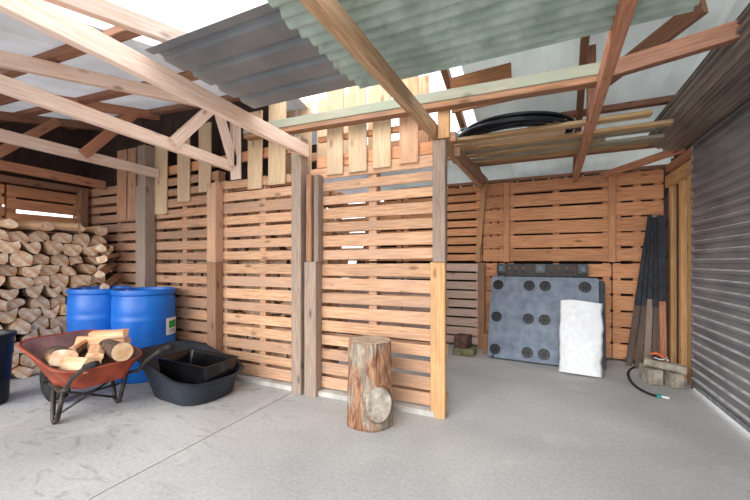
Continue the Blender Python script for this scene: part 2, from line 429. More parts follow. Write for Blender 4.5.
post(-3.10, yq, 1.203, 2.02, .13, .1, 'pallet', 'paler upper post in the partition right of the blue drums', tone=.5)
post(-4.19, yq-.02, 0, 2.55, .14, .13, 'post_grey', 'thick dark weathered post rising behind the blue drums', tone=.3)
post(-4.325, yq, 0, 2.1, .07, .09, 'post_grey', 'thin brown post left of the thick dark weathered post', tone=.35)

# back wall
YB = 5.15
def bp(x0, x1, z0, h, label, mat, pitch): return pallet((x0, YB, z0), x1-x0, h, label, mat=mat, pitch=pitch, gap=.026, back=True, backshift=.5, grey=-.2)
bp(-1.92, -.73, .02, 1.17, 'pinkish grey narrow-slatted lower pallet of the back wall seen past the partition end', 'pallet_pink', .125)
bp(-1.92, -.73, 1.2, 1.09, 'narrow-slatted upper pallet of the back wall seen past the partition end', 'pallet_orange', .125)
bp(-3.13, -1.93, .02, 1.17, 'lower back wall pallet hidden mostly behind the partition', 'pallet_pink', .125)
bp(-3.13, -1.93, 1.2, 1.09, 'upper back wall pallet hidden mostly behind the partition', 'pallet_orange', .125)
bp(-.72, -.42, 1.2, 1.09, 'narrow strip of upper back wall slats between two upright battens', 'pallet_orange', .185)
bp(-.72, -.42, .02, 1.17, 'narrow strip of lower back wall slats left of the grey plastic pallet', 'pallet_orange', .185)
bp(-.41, .79, 1.2, 1.09, 'wide-slatted orange upper pallet in the middle of the back wall', 'pallet_orange', .185)
bp(-.41, .79, .02, 1.17, 'wide-slatted orange lower pallet behind the grey plastic pallet', 'pallet_orange', .185)
bp(.8, 1.3, 1.2, 1.09, 'wide-slatted orange upper pallet in the right corner of the back wall', 'pallet_orange', .185)
bp(.8, 1.3, .02, 1.17, 'wide-slatted orange lower pallet behind the leaning dark boards', 'pallet_orange', .185)
G = 'battens on the back wall'
plank('batten', (-.79, YB-.03, 1.2), (-.70, YB-.03, 2.27), .065, .04, M['pine'], 'slanted golden batten on the back wall below the short rafter end', 'batten', group=G, up=(0, 1, 0), tone=.35)
plank('batten', (-.41, YB-.025, 1.2), (-.41, YB-.025, 2.27), .07, .035, M['pallet_orange'], 'upright batten on the upper back wall above the black plastic pallet', 'batten', group=G, up=(0, 1, 0), tone=.5)
plank('batten', (.79, YB-.025, 1.2), (.79, YB-.025, 2.27), .075, .035, M['pallet_orange'], 'upright batten on the upper back wall nearest the roller door', 'batten', group=G, up=(0, 1, 0), tone=.5)
plank('batten', (-.73, YB-.05, 0.0), (-.73, YB-.05, 1.19), .09, .08, M['post_brown'], 'brown lower upright on the back wall beside the grey plastic pallet', 'batten', group=G, up=(0, 1, 0), tone=.35)
plank('wall_plate', (-1.92, YB-.03, 2.3), (1.35, YB-.03, 2.3), .06, .035, M['purlin'], 'brown top plate running along the top of the back wall', 'beam')

# left wall pallets (facing the room, +X)
XL = -5.56
for (y0, lab) in ((-.45, 'nearest the camera'), (.75, 'behind the firewood')):
    pallet((XL, y0, .02), 1.18, 1.17, 'lower pallet of the left wall '+lab, rz=PI/2, mat='pallet_dusky')
pallet((XL, 1.95, .02), .78, 1.17, 'lower pallet of the left wall at the corner with the partition', rz=PI/2, mat='pallet_dusky')
pallet((XL, -.45, 1.2), 1.18, .9, 'upper pallet of the left wall nearest the camera', rz=PI/2, mat='pallet_orange')
pallet((XL, .75, 1.2), 1.18, .9, 'upper pallet of the left wall with dark backing above the firewood', rz=PI/2, mat='pallet_orange')
pallet((XL, 1.95, 1.2), .78, .9, 'upper pallet of the left wall with a bright open slot above the firewood', rz=PI/2, mat='pallet_orange', pitch=.15, gap=.035, back=False, bear=2)
plank('corner_post', (-5.48, 2.66, 0), (-5.48, 2.66, 2.15), .09, .09, M['post_brown'], 'brown post in the corner above the firewood stack', 'post', up=(0, 1, 0))
plank('wall_plate', (-5.5, -.5, 2.14), (-5.5, 2.72, 2.14), .09, .07, M['purlin'], 'dark top plate along the left wall over the firewood', 'beam')
# dark outer cladding
bb = B()
for k in range(22):
    yy = -.8+k*.2
    if 1.9 < yy < 2.7:
        bb.board((-5.8, yy, 0.0), (-5.8, yy, 1.76), .199, .02, up=(1, 0, 0)); bb.board((-5.8, yy, 1.90), (-5.8, yy, 3.2), .199, .02, up=(1, 0, 0))
    else: bb.board((-5.8, yy, 0.0), (-5.8, yy, 3.2), .199, .02, up=(1, 0, 0))
tag(bb.build('wall_left', M['dark_clad']), kind='structure')
bb = B()
for k in range(25): bb.board((-3.35+k*.2, 5.42, 0.0), (-2.15+k*.2, 5.42, 2.36), .02, .199, up=(1, 0, 0))
tag(bb.build('wall_far', M['dark_clad']), kind='structure')
bb = B()
for k in range(17): bb.board((-5.75+k*.2, 3.62, 0.0), (-5.75+k*.2, 3.62, 2.62), .02, .196, up=(1, 0, 0))
for k in range(17): bb.board((-5.75+k*.2, 2.925, 2.06), (-5.75+k*.2, 2.925, 2.93+.06*max(0, 3.35-k*.2)), .02, .196, up=(1, 0, 0))
tag(bb.build('wall_back', M['dark_clad']), kind='structure')

# palings above the partition
G = 'vertical palings over the partition'
pal = [(335, 16, 1.98, 2.9, 'paling', 'pale paling with a dark knot, nearest right of the double post'), (358, 18, 1.98, 2.9, 'paling', 'second pale paling right of the double post'),
       (382, 18, 1.99, 2.9, 'paling', 'third pale paling right of the double post'), (409, 19, 2.0, 2.9, 'pallet', 'browner paling next to the dark grey end post'),
       (277, 17, 1.95, 2.75, 'paling', 'pale paling just left of the double post'), (255, 14, 1.93, 2.7, 'paling', 'pale paling second left from the double post'),
       (236, 10, 2.05, 2.7, 'chord', 'whitish paling left of the beam end'), (205, 12, 1.96, 2.7, 'paling', 'paling just left of the paler upper post'),
       (184, 12, 1.88, 2.7, 'paling', 'paling midway between the dark post and paler post'), (161, 12, 1.76, 2.6, 'paling', 'low hanging yellow paling just right of the thick dark post'),
       (132, 8, 1.72, 2.6, 'pallet_dusky', 'dusky paling just left of the thick dark post'), (122, 9, 1.72, 2.6, 'pallet_dusky', 'leftmost dusky paling over the partition')]
for px, wpx, z0, z1, mt, lab in pal:
    yy = YP-.012
    a, b_ = at(px-wpx/2, 200, y=yy), at(px+wpx/2, 200, y=yy)
    x = (a.x+b_.x)/2
    plank('paling', (x, yy, z0), (x+R.uniform(-.01, .01), yy, z1), b_.x-a.x, .02, M[mt], lab, 'paling', group=G, up=(0, 1, 0), tone=R.uniform(.4, .6))
plank('rail', (-1.86, YP+.03, 2.11), (-.76, YP+.03, 2.11), .04, .1, M['pallet_orange'], 'orange rail behind the pale palings right of the double post', 'rail', tone=.5)
plank('rail', (-1.86, YP+.04, 2.33), (-.76, YP+.04, 2.3), .04, .05, M['pallet_orange'], 'upper thin rail behind the pale palings', 'rail', tone=.5)
plank('rail', (-4.3, YP+.04, 2.26), (-2.0, YP+.04, 2.3), .04, .1, M['pallet_orange'], 'orange rail behind the palings left of the double post', 'rail', tone=.5)
# brighter palings standing further back
for k, (px, wpx, mt) in enumerate([(288, 15, 'paling'), (305, 13, 'paling'), (327, 19, 'paling'), (352, 22, 'paling'), (378, 20, 'paling'), (420, 18, 'pallet')]):
    a, b_ = at(px-wpx/2, 110, y=3.25), at(px+wpx/2, 110, y=3.25)
    plank('paling', ((a.x+b_.x)/2, 3.25, 2.1), ((a.x+b_.x)/2, 3.25, 2.95), b_.x-a.x, .02, M[mt],
          ['leftmost', 'second', 'third', 'fourth', 'fifth', 'rightmost'][k]+' from the left of the sunlit boards standing behind the long grey beam', 'paling', group='sunlit boards behind the beam', up=(0, 1, 0), tone=.6)
plank('rail', (-2.6, 3.29, 2.35), (-.7, 3.29, 2.35), .05, .09, M['pallet'], 'rail carrying the sunlit boards behind the long beam', 'rail')

# ------------------------------------------------------------------ roof timbers
YR, ZR = 3.0, 2.93
def zroof(y, x=0): return (ZR-.22*(YR-y) if y < YR else ZR-.25*(y-YR))+.06*max(0, -2.3-x)
def truss(name, label, x, y0, y1, zb0, zb1, h=.1, wd=.045, mat='chord', matt='chord', webs=(), top=True, x1=None, topdz=-.06, tone=None, ty=None):
    """bottom chord from y0 to y1 (zb = its lower edge), top chord under the roof, webs between"""
    x1 = x if x1 is None else x1
    root = empty(name, (x, y0, zb0), label, 'roof truss', 'roof trusses')
    o0 = Vector((x, y0, zb0))
    def put(nm, a, b, w_, h_, mt, tn=None):
        o = plank(nm, Vector(a)-o0, Vector(b)-o0, w_, h_, M[mt], parent=root, tone=tn); return o
    put('bottom_chord', (x, y0, zb0+h/2), (x1, y1, zb1+h/2), wd, h, mat, tone)
    if top:
        ta, tb = ty or (y0, min(y1, YR))
        put('top_chord', (x, ta, zroof(ta, x)+topdz), (x, tb, zroof(tb, x)+topdz), wd, .09, matt)
        if y1 > YR+.5: put('top_chord', (x, YR, zroof(YR)+topdz), (x1, y1, zroof(y1)+topdz), wd, .09, matt)
    for (ya, yb, mt) in webs:
        f = (ya-y0)/(y1-y0); za = zb0+(zb1-zb0)*f+h/2
        put('web', (x+wd*.98, ya, za), (x+wd*.98, yb, zroof(yb, x)+topdz), wd, .09, mt)
    return root
truss('roof_truss', 'pale bleached truss timber running over the grey sheet to the double post', -1.95, -.6, 2.72, 2.235, 2.16, .115, .05, 'chord', 'chord', webs=(), tone=.95, topdz=-.06)
truss('roof_truss', 'mossy brown truss timber running to the dark grey end post', -.745, -.3, 5.12, 2.085, 2.225, .1, .055, 'chord_warm', 'purlin', webs=(), tone=.5)
truss('roof_truss', 'red brown truss timber running up to the middle of the back wall', .3, .2, 5.12, 2.27, 2.2, .11, .055, 'chord_red', 'purlin', webs=((3.15, 3.16, 'purlin'),), x1=.4, tone=.6)
truss('roof_truss', 'pinkish truss with pale diagonal braces ending at the paler partition post', -2.9, -.2, 2.74, 2.25, 2.14, .1, .05, 'chord', 'chord', webs=((2.05, 2.5, 'chord'), (2.72, 2.5, 'chord'), (2.74, 2.73, 'chord')), tone=.8, topdz=-.12)
truss('roof_truss', 'dusky pink truss with diagonal braces ending at the thick dark post', -4.05, -.2, 2.72, 2.22, 2.18, .1, .05, 'chord', 'chord_red', webs=((1.95, 2.45, 'chord_red'), (1.0, 1.5, 'purlin')), tone=.45, topdz=-.07)
truss('roof_truss', 'darkest and leftmost truss low over the firewood stack', -5.1, -.2, 2.72, 2.2, 2.14, .1, .05, 'chord_red', 'purlin', webs=((1.6, 2.2, 'chord_red'),), tone=.45, topdz=-.1)

G = 'purlins under the roof'
for (y, lab) in ((.55, 'nearest the camera'), (1.25, 'crossing behind the bleached timber'), (1.95, 'second from the ridge'), (2.65, 'closest to the ridge over the partition')):
    plank('purlin', (-5.9, y, zroof(y, -5.9)-.04), (-2.32 if y != 1.25 else -2.05, y, zroof(y, -2.32)-.04), .07, .05, M['purlin'], 'brown purlin under the left roof, '+lab, 'purlin', group=G, tone=.55)
for (y, lab) in ((4.0, 'above the stored timber, seen left of the door coil'), (4.75, 'lowest, next to the back wall')):
    plank('purlin', (-.75, y, zroof(y)-.03), (1.6, y, zroof(y)-.03), .07, .055, M['purlin'], 'brown purlin under the right roof, '+lab, 'purlin', group=G, tone=.5)
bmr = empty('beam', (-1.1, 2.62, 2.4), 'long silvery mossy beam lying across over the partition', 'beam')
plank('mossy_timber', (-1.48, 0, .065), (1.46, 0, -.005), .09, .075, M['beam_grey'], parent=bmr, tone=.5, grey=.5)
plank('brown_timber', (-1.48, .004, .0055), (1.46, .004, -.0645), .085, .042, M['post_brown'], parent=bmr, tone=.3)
plank('beam', (.36, 2.66, 2.40), (1.55, 2.62, 2.55), .06, .1, M['purlin'], 'dark brown beam from the red brown truss towards the door coil', 'beam', tone=.55)
a, b_ = at(603, 82, y=3.45), at(704, 4, y=2.9)
plank('brace', a, b_, .05, .12, M['purlin'], 'dark diagonal brace under the right roof', 'brace', tone=.5)
plank('brace', (.68, YB-.1, 2.24), (1.25, 4.35, 2.29), .045, .07, M['chord_red'], 'reddish batten from the back wall top to the door coil', 'brace', tone=.6)
plank('brace', (-.60, 2.86, 2.08), (-.66, 5.0, 2.29), .045, .07, M['post_brown'], 'short brown rafter end beside the dark grey post', 'brace', tone=.5)
post(-.66, 2.68, 2.135, 2.36, .09, .05, 'pine', 'golden packing block between the dark grey post and the long beam', tone=.4, group=None)
plank('ply_board', (-.68, 3.0, 2.6), (-.2, 3.0, 2.62), .015, .3, M['ply'], 'brown plywood offcut under the roof above the long beam', 'board')

# roofs
def roof(name, x0, x1, ys, mat, pitch=.19, amp=.012):
    bm = bmesh.new(); n = int((x1-x0)/(pitch/4)); rows = []
    for y in ys:
        rows.append([bm.verts.new((x0+(x1-x0)*i/n, y, zroof(y, x0+(x1-x0)*i/n)+.012+(amp if (i % 4) in (1,) else 0))) for i in range(n+1)])
    for A, C in zip(rows, rows[1:]):
        for i in range(n): bm.faces.new((A[i], A[i+1], C[i+1], C[i]))
    o = link_mesh(name, bm, mat); mod(o, 'SOLIDIFY', thickness=.002)
    return tag(o, kind='structure')
roof('ceiling', -6.1, -2.3, (-.3, YR), M['roof_left'])
roof('ceiling', -6.1, -2.3, (YR, 5.5), M['roof_left'])
roof('ceiling', -.62, 1.75, (YR-.9, YR), M['roof_right'])
roof('ceiling', -.62, 1.75, (YR, 5.45), M['roof_right'])
roof('ceiling', -2.3, -.62, (4.1, 5.45), M['roof_right'])

# loose sheets lying on the chords
def sheet(name, x0, x1, y0, y1, z, mat, label, prof, ragged=False):
    bm = bmesh.new(); rows = []; ny = int((y1-y0)/.0095); nx = 14
    for i in range(nx+1):
        x = x0+(x1-x0)*i/nx
        row = []
        for j in range(ny+1):
            y = j/ny*(y1-y0)
            dx = (noise.noise(Vector((y*9, 3.3, i)))*.05) if (ragged and i == 0) else 0
            row.append(bm.verts.new((x-x0+dx, y, prof(y)+.004*math.sin(x*2.3))))
        rows.append(row)
    for A, C in zip(rows, rows[1:]):
        for j in range(ny): bm.faces.new((A[j], A[j+1], C[j+1], C[j]))
    o = link_mesh(name, bm, mat, smooth=False); o.location = (x0, y0, z); mod(o, 'SOLIDIFY', thickness=.0015)
    return tag(o, label, 'roofing sheet', 'roofing sheets stored on the trusses')
def trap(y):
    u = (y+.01) % .19
    return 0.024*max(0, min(1, (.03-abs(u-.095))/.012))
def corr(y): return .0125*math.sin(y*2*PI/.0762)
sheet('roofing_sheet', -1.93, -.62, 1.22, 2.03, 2.335, M['grey_sheet'], 'smooth grey ribbed roofing sheet lying over the bleached truss timber', trap)
sheet('roofing_sheet', -1.06, .62, 1.16, 2.04, 2.318, M['green_sheet'], 'mossy green corrugated sheet overlapping the grey sheet', corr, True)
sheet('roofing_sheet', .45, 2.1, 1.1, 2.02, 2.40, M['green_sheet'], 'pale green corrugated sheet right of the red brown truss timber', corr)

# stored timber and pipe coil
G = 'boards stored on the trusses'
lst = [(3.40, 2.345, -1.02, .78, .09, 'rack_timber', 'front golden board of the timber stored under the pipe coil'), (3.54, 2.35, -1.1, .2, .1, 'paling', 'short pale board behind the front golden board'),
       (3.68, 2.345, -1.0, .98, .08, 'rack_timber', 'long greenish board in the stored timber'), (3.80, 2.35, -.95, .9, .09, 'beam_grey', 'grey mossy board in the middle of the stored timber'),
       (3.93, 2.345, -1.02, .55, .08, 'rack_timber', 'narrow pale board behind the grey mossy board'), (4.06, 2.345, -.9, 1.02, .1, 'beam_grey', 'long greenish grey board nearly at the back of the stored timber'),
       (4.20, 2.34, -.85, .95, .09, 'rack_timber', 'rearmost brownish board of the stored timber'), (3.43, 2.385, -.1, .2, .1, 'pine', 'short golden offcut on the front board')]
for y, z, x0, x1, w_, mt, lab in lst:
    plank('stored_board', (x0, y+R.uniform(-.015, .015), z), (x1, y+R.uniform(-.015, .015), z), w_, .032, M[mt], lab, 'board', group=G)
bm = bmesh.new(); 
for k in range(11):
    r0 = .38+.028*(k % 6)+R.uniform(-.01, .01); zc = .012+.028*(k//6)+R.uniform(0, .006); ox, oy = R.uniform(-.012, .012), R.uniform(-.012, .012)
    tube_bm([(ox+r0*1.0*math.cos(2*PI*i/44), oy+r0*.85*math.sin(2*PI*i/44), zc+.02*math.sin(2*PI*i/44+k)) for i in range(44)], .0135, 8, bm, True)
root = empty('pipe_coil', (-.22, 3.62, 2.375), 'coil of black plastic pipe lying on the stored timber', 'pipe coil')
link_mesh('pipe', bm, M['pipe'], root, smooth=True)
bm = tube_bm([(-.42+.09*math.cos(a), -.16, .045+.06*math.sin(a)) for a in [2*PI*i/16 for i in range(16)]], .008, 6, None, True)
link_mesh('tie', bm, M['pipe_blue'], root, smooth=True)

# ------------------------------------------------------------------ roller door wall
XD = 1.31
root = empty('door_1', (XD, 4.3, 0), 'dusty grey steel roller door with its coil above', None, kind='structure')
bm = bmesh.new(); zs = []; kk = []; z = .05
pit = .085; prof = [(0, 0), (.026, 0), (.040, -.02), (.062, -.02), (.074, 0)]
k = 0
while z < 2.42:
    for dz, dx in prof: zs.append((dx, z+dz)); kk.append(1 if dz in (.062,) else 0)  # upward ledges get a paler colour: dust plus a painted-in highlight
    z += pit
A = [bm.verts.new((dx, 0, zz)) for dx, zz in zs]; C = [bm.verts.new((dx, -5.2, zz)) for dx, zz in zs]
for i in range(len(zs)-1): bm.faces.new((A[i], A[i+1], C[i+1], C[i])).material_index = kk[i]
o = link_mesh('door_curtain', bm, [M['steel_door'], M['dust_highlight']], root); mod(o, 'SOLIDIFY', thickness=.0012)
bm = bmesh.new(); nseg = 22*6; rr = []
for i in range(nseg):
    a = 2*PI*i/nseg; r = .182+(.016 if (i % 6) in (0, 1, 2) else 0); rr.append((r*math.cos(a), r*math.sin(a)))
A = [bm.verts.new((x, 0, zz)) for x, zz in rr]; C = [bm.verts.new((x, -5.2, zz)) for x, zz in rr]
for i in range(nseg): bm.faces.new((A[i], A[(i+1) % nseg], C[(i+1) % nseg], C[i]))
bm.faces.new(A); bm.faces.new(C[::-1])
o = link_mesh('door_roll', bm, M['door_roll'], root); o.location = (-.135, .06, 2.47)
o2 = link_mesh('axle', tube_bm([(0, -.01, 0), (0, .1, 0)], .03, 16), M['galv'], root); o2.location = (-.135, .06, 2.47)
bb = B().board((0, 0, 0), (0, 0, 2.3), .03, .05, up=(0, 1, 0)).build('door_guide', M['galv'], root); bb.location = (.01, .02, 0)
bm = bmesh.new(); bmesh.ops.create_cube(bm, size=1, matrix=Matrix.Translation((0, -2.6, .055)) @ Matrix.Diagonal((.03, 5.2, .04, 1)))
link_mesh('bottom_rail', bm, M['galv'], root)

root = empty('wall_right', (1.37, 4.3, 0), kind='structure')
for nm, dy, z0, z1, w_, tn in (('stud', .06, 0, 2.05, .09, .55), ('stud', .17, 0, 2.05, .09, .5), ('stud', .42, 0, 2.05, .07, .5), ('stud', .74, 0, 2.05, .07, .4)):
    o = B().board((0, dy, z0), (0, dy, z1), .09, w_, up=(0, 1, 0), tone=tn, grey=-.2).build(nm, M['pine'], root)
for z, hh, tn in ((2.12, .13, .5), (2.27, .07, .4)):
    B().board((-.03, -.0, z), (-.03, .84, z), .06, hh, tone=tn, grey=-.2).build('header', M['pine'] if hh > .1 else M['chord_red'], root)
bb = B()
for k in range(10): bb.board((.06, .0+k*.1, 0), (.06, .0+k*.1, 2.6), .015, .098, up=(1, 0, 0))
bb.build('cladding', M['dark_clad'], root)

# ------------------------------------------------------------------ firewood
def cell_log(poly, length, axis, bark_edges, jit=.004):
    """log whose cross-section is poly (u, v); axis 'x' or 'y' runs along the log; origin at its near end"""
    n = len(poly); pts = []; kinds = []
    for i in range(n):
        a, b_ = Vector(poly[i]), Vector(poly[(i+1) % n]); e = b_-a; nrm = Vector((e.y, -e.x)).normalized()
        bark = i in bark_edges
        for k in range(3):
            f = k/3; bul = (.022 if bark else -.0015)*4*f*(1-f)
            p = a+e*f+nrm*bul
            if k: p += Vector((R.uniform(-jit, jit), R.uniform(-jit, jit)))
            pts.append(p); kinds.append(2 if bark else 1)
    m0 = len(pts)
    for _ in range(3):
        new = []
        for k in range(m0):
            soft = kinds[k] == 2 or kinds[(k-1) % m0] == 2
            av = (pts[(k-1) % m0]+pts[(k+1) % m0])/2
            new.append(pts[k].lerp(av, .5 if soft else .12))
        pts = new
    bm = bmesh.new(); rings = []
    for s in (0, .35, .7, 1.0):
        sc = R.uniform(.95, 1.0) if s not in (0,) else 1
        off = Vector((R.uniform(-.004, .004), R.uniform(-.004, .004))) if s else Vector((0, 0))
        ring = []
        for p in pts:
            q = p*sc+off; d = s*length+(R.uniform(-.0015, .0015) if s in (0, 1.0) else 0)
            ring.append(bm.verts.new((-d, q.x, q.y) if axis == 'x' else (q.x, d, q.y)))
        rings.append(ring)
    m = len(pts)
    for A, C in zip(rings, rings[1:]):
        for k in range(m):
            f = bm.faces.new((A[k], A[(k+1) % m], C[(k+1) % m], C[k])); f.material_index = kinds[k]
    for ring in (rings[0], rings[-1]):
        c = sum((v.co for v in ring), Vector())/m; cv = bm.verts.new(c)
        for k in range(m): bm.faces.new((ring[k], ring[(k+1) % m], cv)).material_index = 0
    return bm

def stack_cells(u0, u1, v0, top, dw, dh):
    """brick-like jittered cells: list of (course, index, centre, polygon)"""
    rows = int(round((top-v0)/dh)); cells = []
    bounds = []
    for r in range(rows+1):
        off = 0 if r % 2 == 0 else .5
        bounds.append(off)
    node = {}
    def nd(line, k):
        key = (line, k)
        if key not in node:
            ju = 0 if False else R.uniform(-.22, .22)*dw*.5
            jv = R.uniform(-.28, .28)*dh*(0 if line == 0 else 1)
            zig = (.16 if (k % 2) else -.16)*dh*(0 if line == 0 else 1)
            node[key] = Vector((u0+k*dw/2+ju, v0+line*dh+jv+zig))
        return node[key]
    ncol = int((u1-u0)/dw)
    for r in range(rows):
        st = 0 if r % 2 == 0 else 1
        for c in range(ncol):
            k = st+2*c
            P = [nd(r, k), nd(r, k+1), nd(r, k+2), nd(r+1, k+2), nd(r+1, k+1), nd(r+1, k)]
            ce = sum(P, Vector((0, 0)))/6
            Q = [(p-ce)*R.uniform(.89, 1.0) for p in P]
            if R.random() < .28: Q.pop(R.choice([0, 2, 3, 5]))
            cells.append((r, c, ce, Q))
    return cells, ncol, rows
ORD = ['bottom', 'second', 'third', 'fourth', 'fifth', 'sixth', 'seventh', 'eighth', 'ninth', 'tenth', 'eleventh', 'twelfth', 'thirteenth', 'fourteenth', 'fifteenth', 'sixteenth']
mats = [M['log_end'], M['log_side'], M['bark']]
cells, ncol, rows = stack_cells(1.02, 2.62, 0.0, 1.52, .175, .117)
for r, c, ce, Q in cells:
    L_ = R.uniform(.38, .5); b0 = R.choice([0, 0, 1, 3, 4]); be = {(b0+q) % len(Q) for q in range(R.choice([0, 2, 2, 3]))}
    bm = cell_log([(q.x, q.y) for q in Q], L_, 'x', be)
    o = link_mesh('firewood_log', bm, mats)
    side = ncol-1-c
    yaw = 0; dx = R.uniform(-.055, .055)
    if side <= 1: yaw = R.uniform(-.22, .1); dx += .02
    o.location = (-4.88+dx, ce.x, ce.y+.003); o.rotation_euler = (0, 0, yaw)
    b_ = 'bark-edged' if be else 'clean-split'
    tag(o, '%s firewood log, %s course of the left stack, %s from the partition' % (b_, ORD[r], ['first', 'second', 'third', 'fourth', 'fifth', 'sixth', 'seventh', 'eighth', 'ninth', 'tenth'][side]), 'firewood', 'firewood logs stacked by the left wall')
# logs lying loose on top of the stack
def loose_log(loc, rot, L_, rw, rh, label, group, fresh=False, kind='wedge'):
    if kind == 'wedge': P = [(-rw, -rh*.8), (rw, -rh*.7), (rw*.7, rh*.3), (0, rh), (-rw*.7, rh*.35)]; be = {0}
    elif kind == 'half': P = [(-rw, -rh*.5), (-rw*.5, -rh*.95), (rw*.5, -rh*.95), (rw, -rh*.5), (rw*.9, rh*.5), (-rw*.9, rh*.6)]; be = {0, 1, 2}
    else: P = [(rw*math.cos(2*PI*i/8), rh*math.sin(2*PI*i/8)) for i in range(8)]; be = set(range(8))
    bm = cell_log(P, L_, 'x', be, .003)
    for v in bm.verts: v.co.x += L_/2
    o = link_mesh('firewood_log', bm, [M['fresh_end'], M['fresh_side'], M['bark']] if fresh else mats)
    o.location = loc; o.rotation_euler = rot
    return tag(o, label, 'firewood', group)
tg = 'loose logs on top of the left stack'
tops = [((-5.02, 1.95, 1.585), (.1, 0, .3), .42, .09, .055, 'wedge', 'leftmost loose wedge log lying on the left stack'),
        ((-4.99, 2.14, 1.60), (-.2, .05, .75), .5, .085, .07, 'wedge', 'big grey wedge log highest on the left stack, lying askew'),
        ((-5.0, 2.33, 1.585), (.3, 0, -.2), .42, .07, .05, 'wedge', 'thin wedge log between the big grey one and the end of the stack'),
        ((-5.0, 2.5, 1.59), (0, 0, .1), .4, .08, .06, 'half', 'half-round log topping the stack end by the partition'),
        ((-5.0, 1.72, 1.585), (0, 0, -.1), .42, .08, .055, 'wedge', 'dark loose log on the left stack nearest the camera')]
for l, r, L_, a, b_, k, lab in tops: loose_log(l, r, L_, a, b_, lab, tg, kind=k)
ends = [((-4.74, 2.54, 1.12), (.1, .25, -.75), .46, .06, .05, 'wedge', 'long split log jutting down from the stack end above the drums'), ((-4.7, 2.60, .98), (.1, .25, -.85), .5, .06, .05, 'wedge', 'lower long split log jutting out over the rear drum'),
        ((-4.72, 2.5, 1.38), (0, .1, -.6), .34, .06, .05, 'wedge', 'split log turned sideways high at the stack end'), ((-4.74, 2.56, 1.26), (.3, .1, -.9), .3, .06, .045, 'half', 'bark-backed log turned sideways at the stack end')]
for l, r, L_, a, b_, k, lab in ends: loose_log(l, r, L_, a, b_, lab, 'logs turned sideways at the stack end', kind=k)

# firewood behind the partition, seen through the slats
cells, ncol, rows = stack_cells(-5.3, -1.95, 0.0, 2.0, .235, .16)
for r, c, ce, Q in cells:
    bm = cell_log([(q.x, q.y) for q in Q], R.uniform(.36, .44), 'y', set(R.sample(range(len(Q)), R.choice([0, 1]))))
    o = link_mesh('firewood_log', bm, mats); o.location = (ce.x, 2.98+R.uniform(-.03, .03), ce.y+.003)
    tag(o, 'firewood log behind the slatted partition, glimpsed through its gaps', 'firewood', 'firewood behind the partition')

# ------------------------------------------------------------------ drums
def drum(loc, label, rz, sticker):
    root = empty('plastic_drum', loc, label, 'drum', 'blue plastic drums', rz=rz)
    H, r = .92, .288
    prof = [(0, .012), (r-.035, .012), (r-.02, 0), (r-.008, .012), (r-.004, .03), (r, .06), (r, .28), (r+.004, .29), (r+.004, .31), (r, .32), (r, .56), (r+.003, .60), (r+.003, .63), (r-.001, .64), (r-.001, .67), (r, .68), (r-.002, H-.10),
            (r-.012, H-.085), (r-.012, H-.06), (r+.003, H-.05), (r+.005, H-.02), (r+.001, H-.004), (r-.012, H), (r-.026, H-.004), (r-.03, H-.03), (0, H-.028)]
    o = link_mesh('drum_body', lathe_bm(prof, 64), M['blue'], root, smooth=True); mod(o, 'EDGE_SPLIT', split_angle=math.radians(50))
    for sx in (-1, 1):
        link_mesh('bung', lathe_bm([(0, H-.01), (.035, H-.01), (.038, H-.028)], 20, center=(sx*.17, 0)), M['blue'], root)
    if sticker:
        def patch(name, a0, a1, z0, z1, rad, mt, par):
            bm = bmesh.new(); n = 8
            lo = [bm.verts.new((rad*math.cos(a0+(a1-a0)*i/n), rad*math.sin(a0+(a1-a0)*i/n), z0)) for i in range(n+1)]
            hi = [bm.verts.new((rad*math.cos(a0+(a1-a0)*i/n), rad*math.sin(a0+(a1-a0)*i/n), z1)) for i in range(n+1)]
            for i in range(n): bm.faces.new((lo[i], lo[i+1], hi[i+1], hi[i]))
            return link_mesh(name, bm, mt, par, smooth=True)
        s = patch('sticker', math.radians(-17), math.radians(19), .44, .615, r+.0045, M['label_white'], root)
        patch('sticker_print', math.radians(-10), math.radians(15), .51, .585, r+.0058, M['label_green'], s)
        for z in (.465, .485): patch('sticker_print', math.radians(-10), math.radians(12), z, z+.006, r+.0058, M['steel_dark'], s)
    return root
drum((-3.80, 2.41, 0), 'blue plastic drum in front with a white and green sticker', 0, True)
bpy.data.objects['plastic_drum'].rotation_euler.z = math.radians(24)
drum((-4.38, 2.30, 0), 'blue plastic drum behind the wheelbarrow, beside the firewood stack', .4, False)

# black bin at the left edge
root = empty('bin', (-4.26, 1.32, 0), 'black plastic bin cut by the left edge of the photo', 'bin')
prof = [(0, .004), (.165, .004), (.17, .0), (.178, .02), (.186, .18), (.196, .20), (.192, .22), (.2, .4), (.21, .42), (.206, .44), (.212, .56), (.226, .565), (.228, .59), (.218, .595), (.206, .59), (.2, .56), (.17, .03), (0, .02)]
o = link_mesh('bin_body', lathe_bm(prof, 48), M['black_plastic'], root, smooth=True)
for s in (-1, 1):
    tb = tube_bm([(s*.06*math.cos(0), -.215, .50), (s*.06, -.245, .49), (0, -.255, .485)], .007, 8); link_mesh('handle', tb, M['black_plastic'], root, smooth=True)

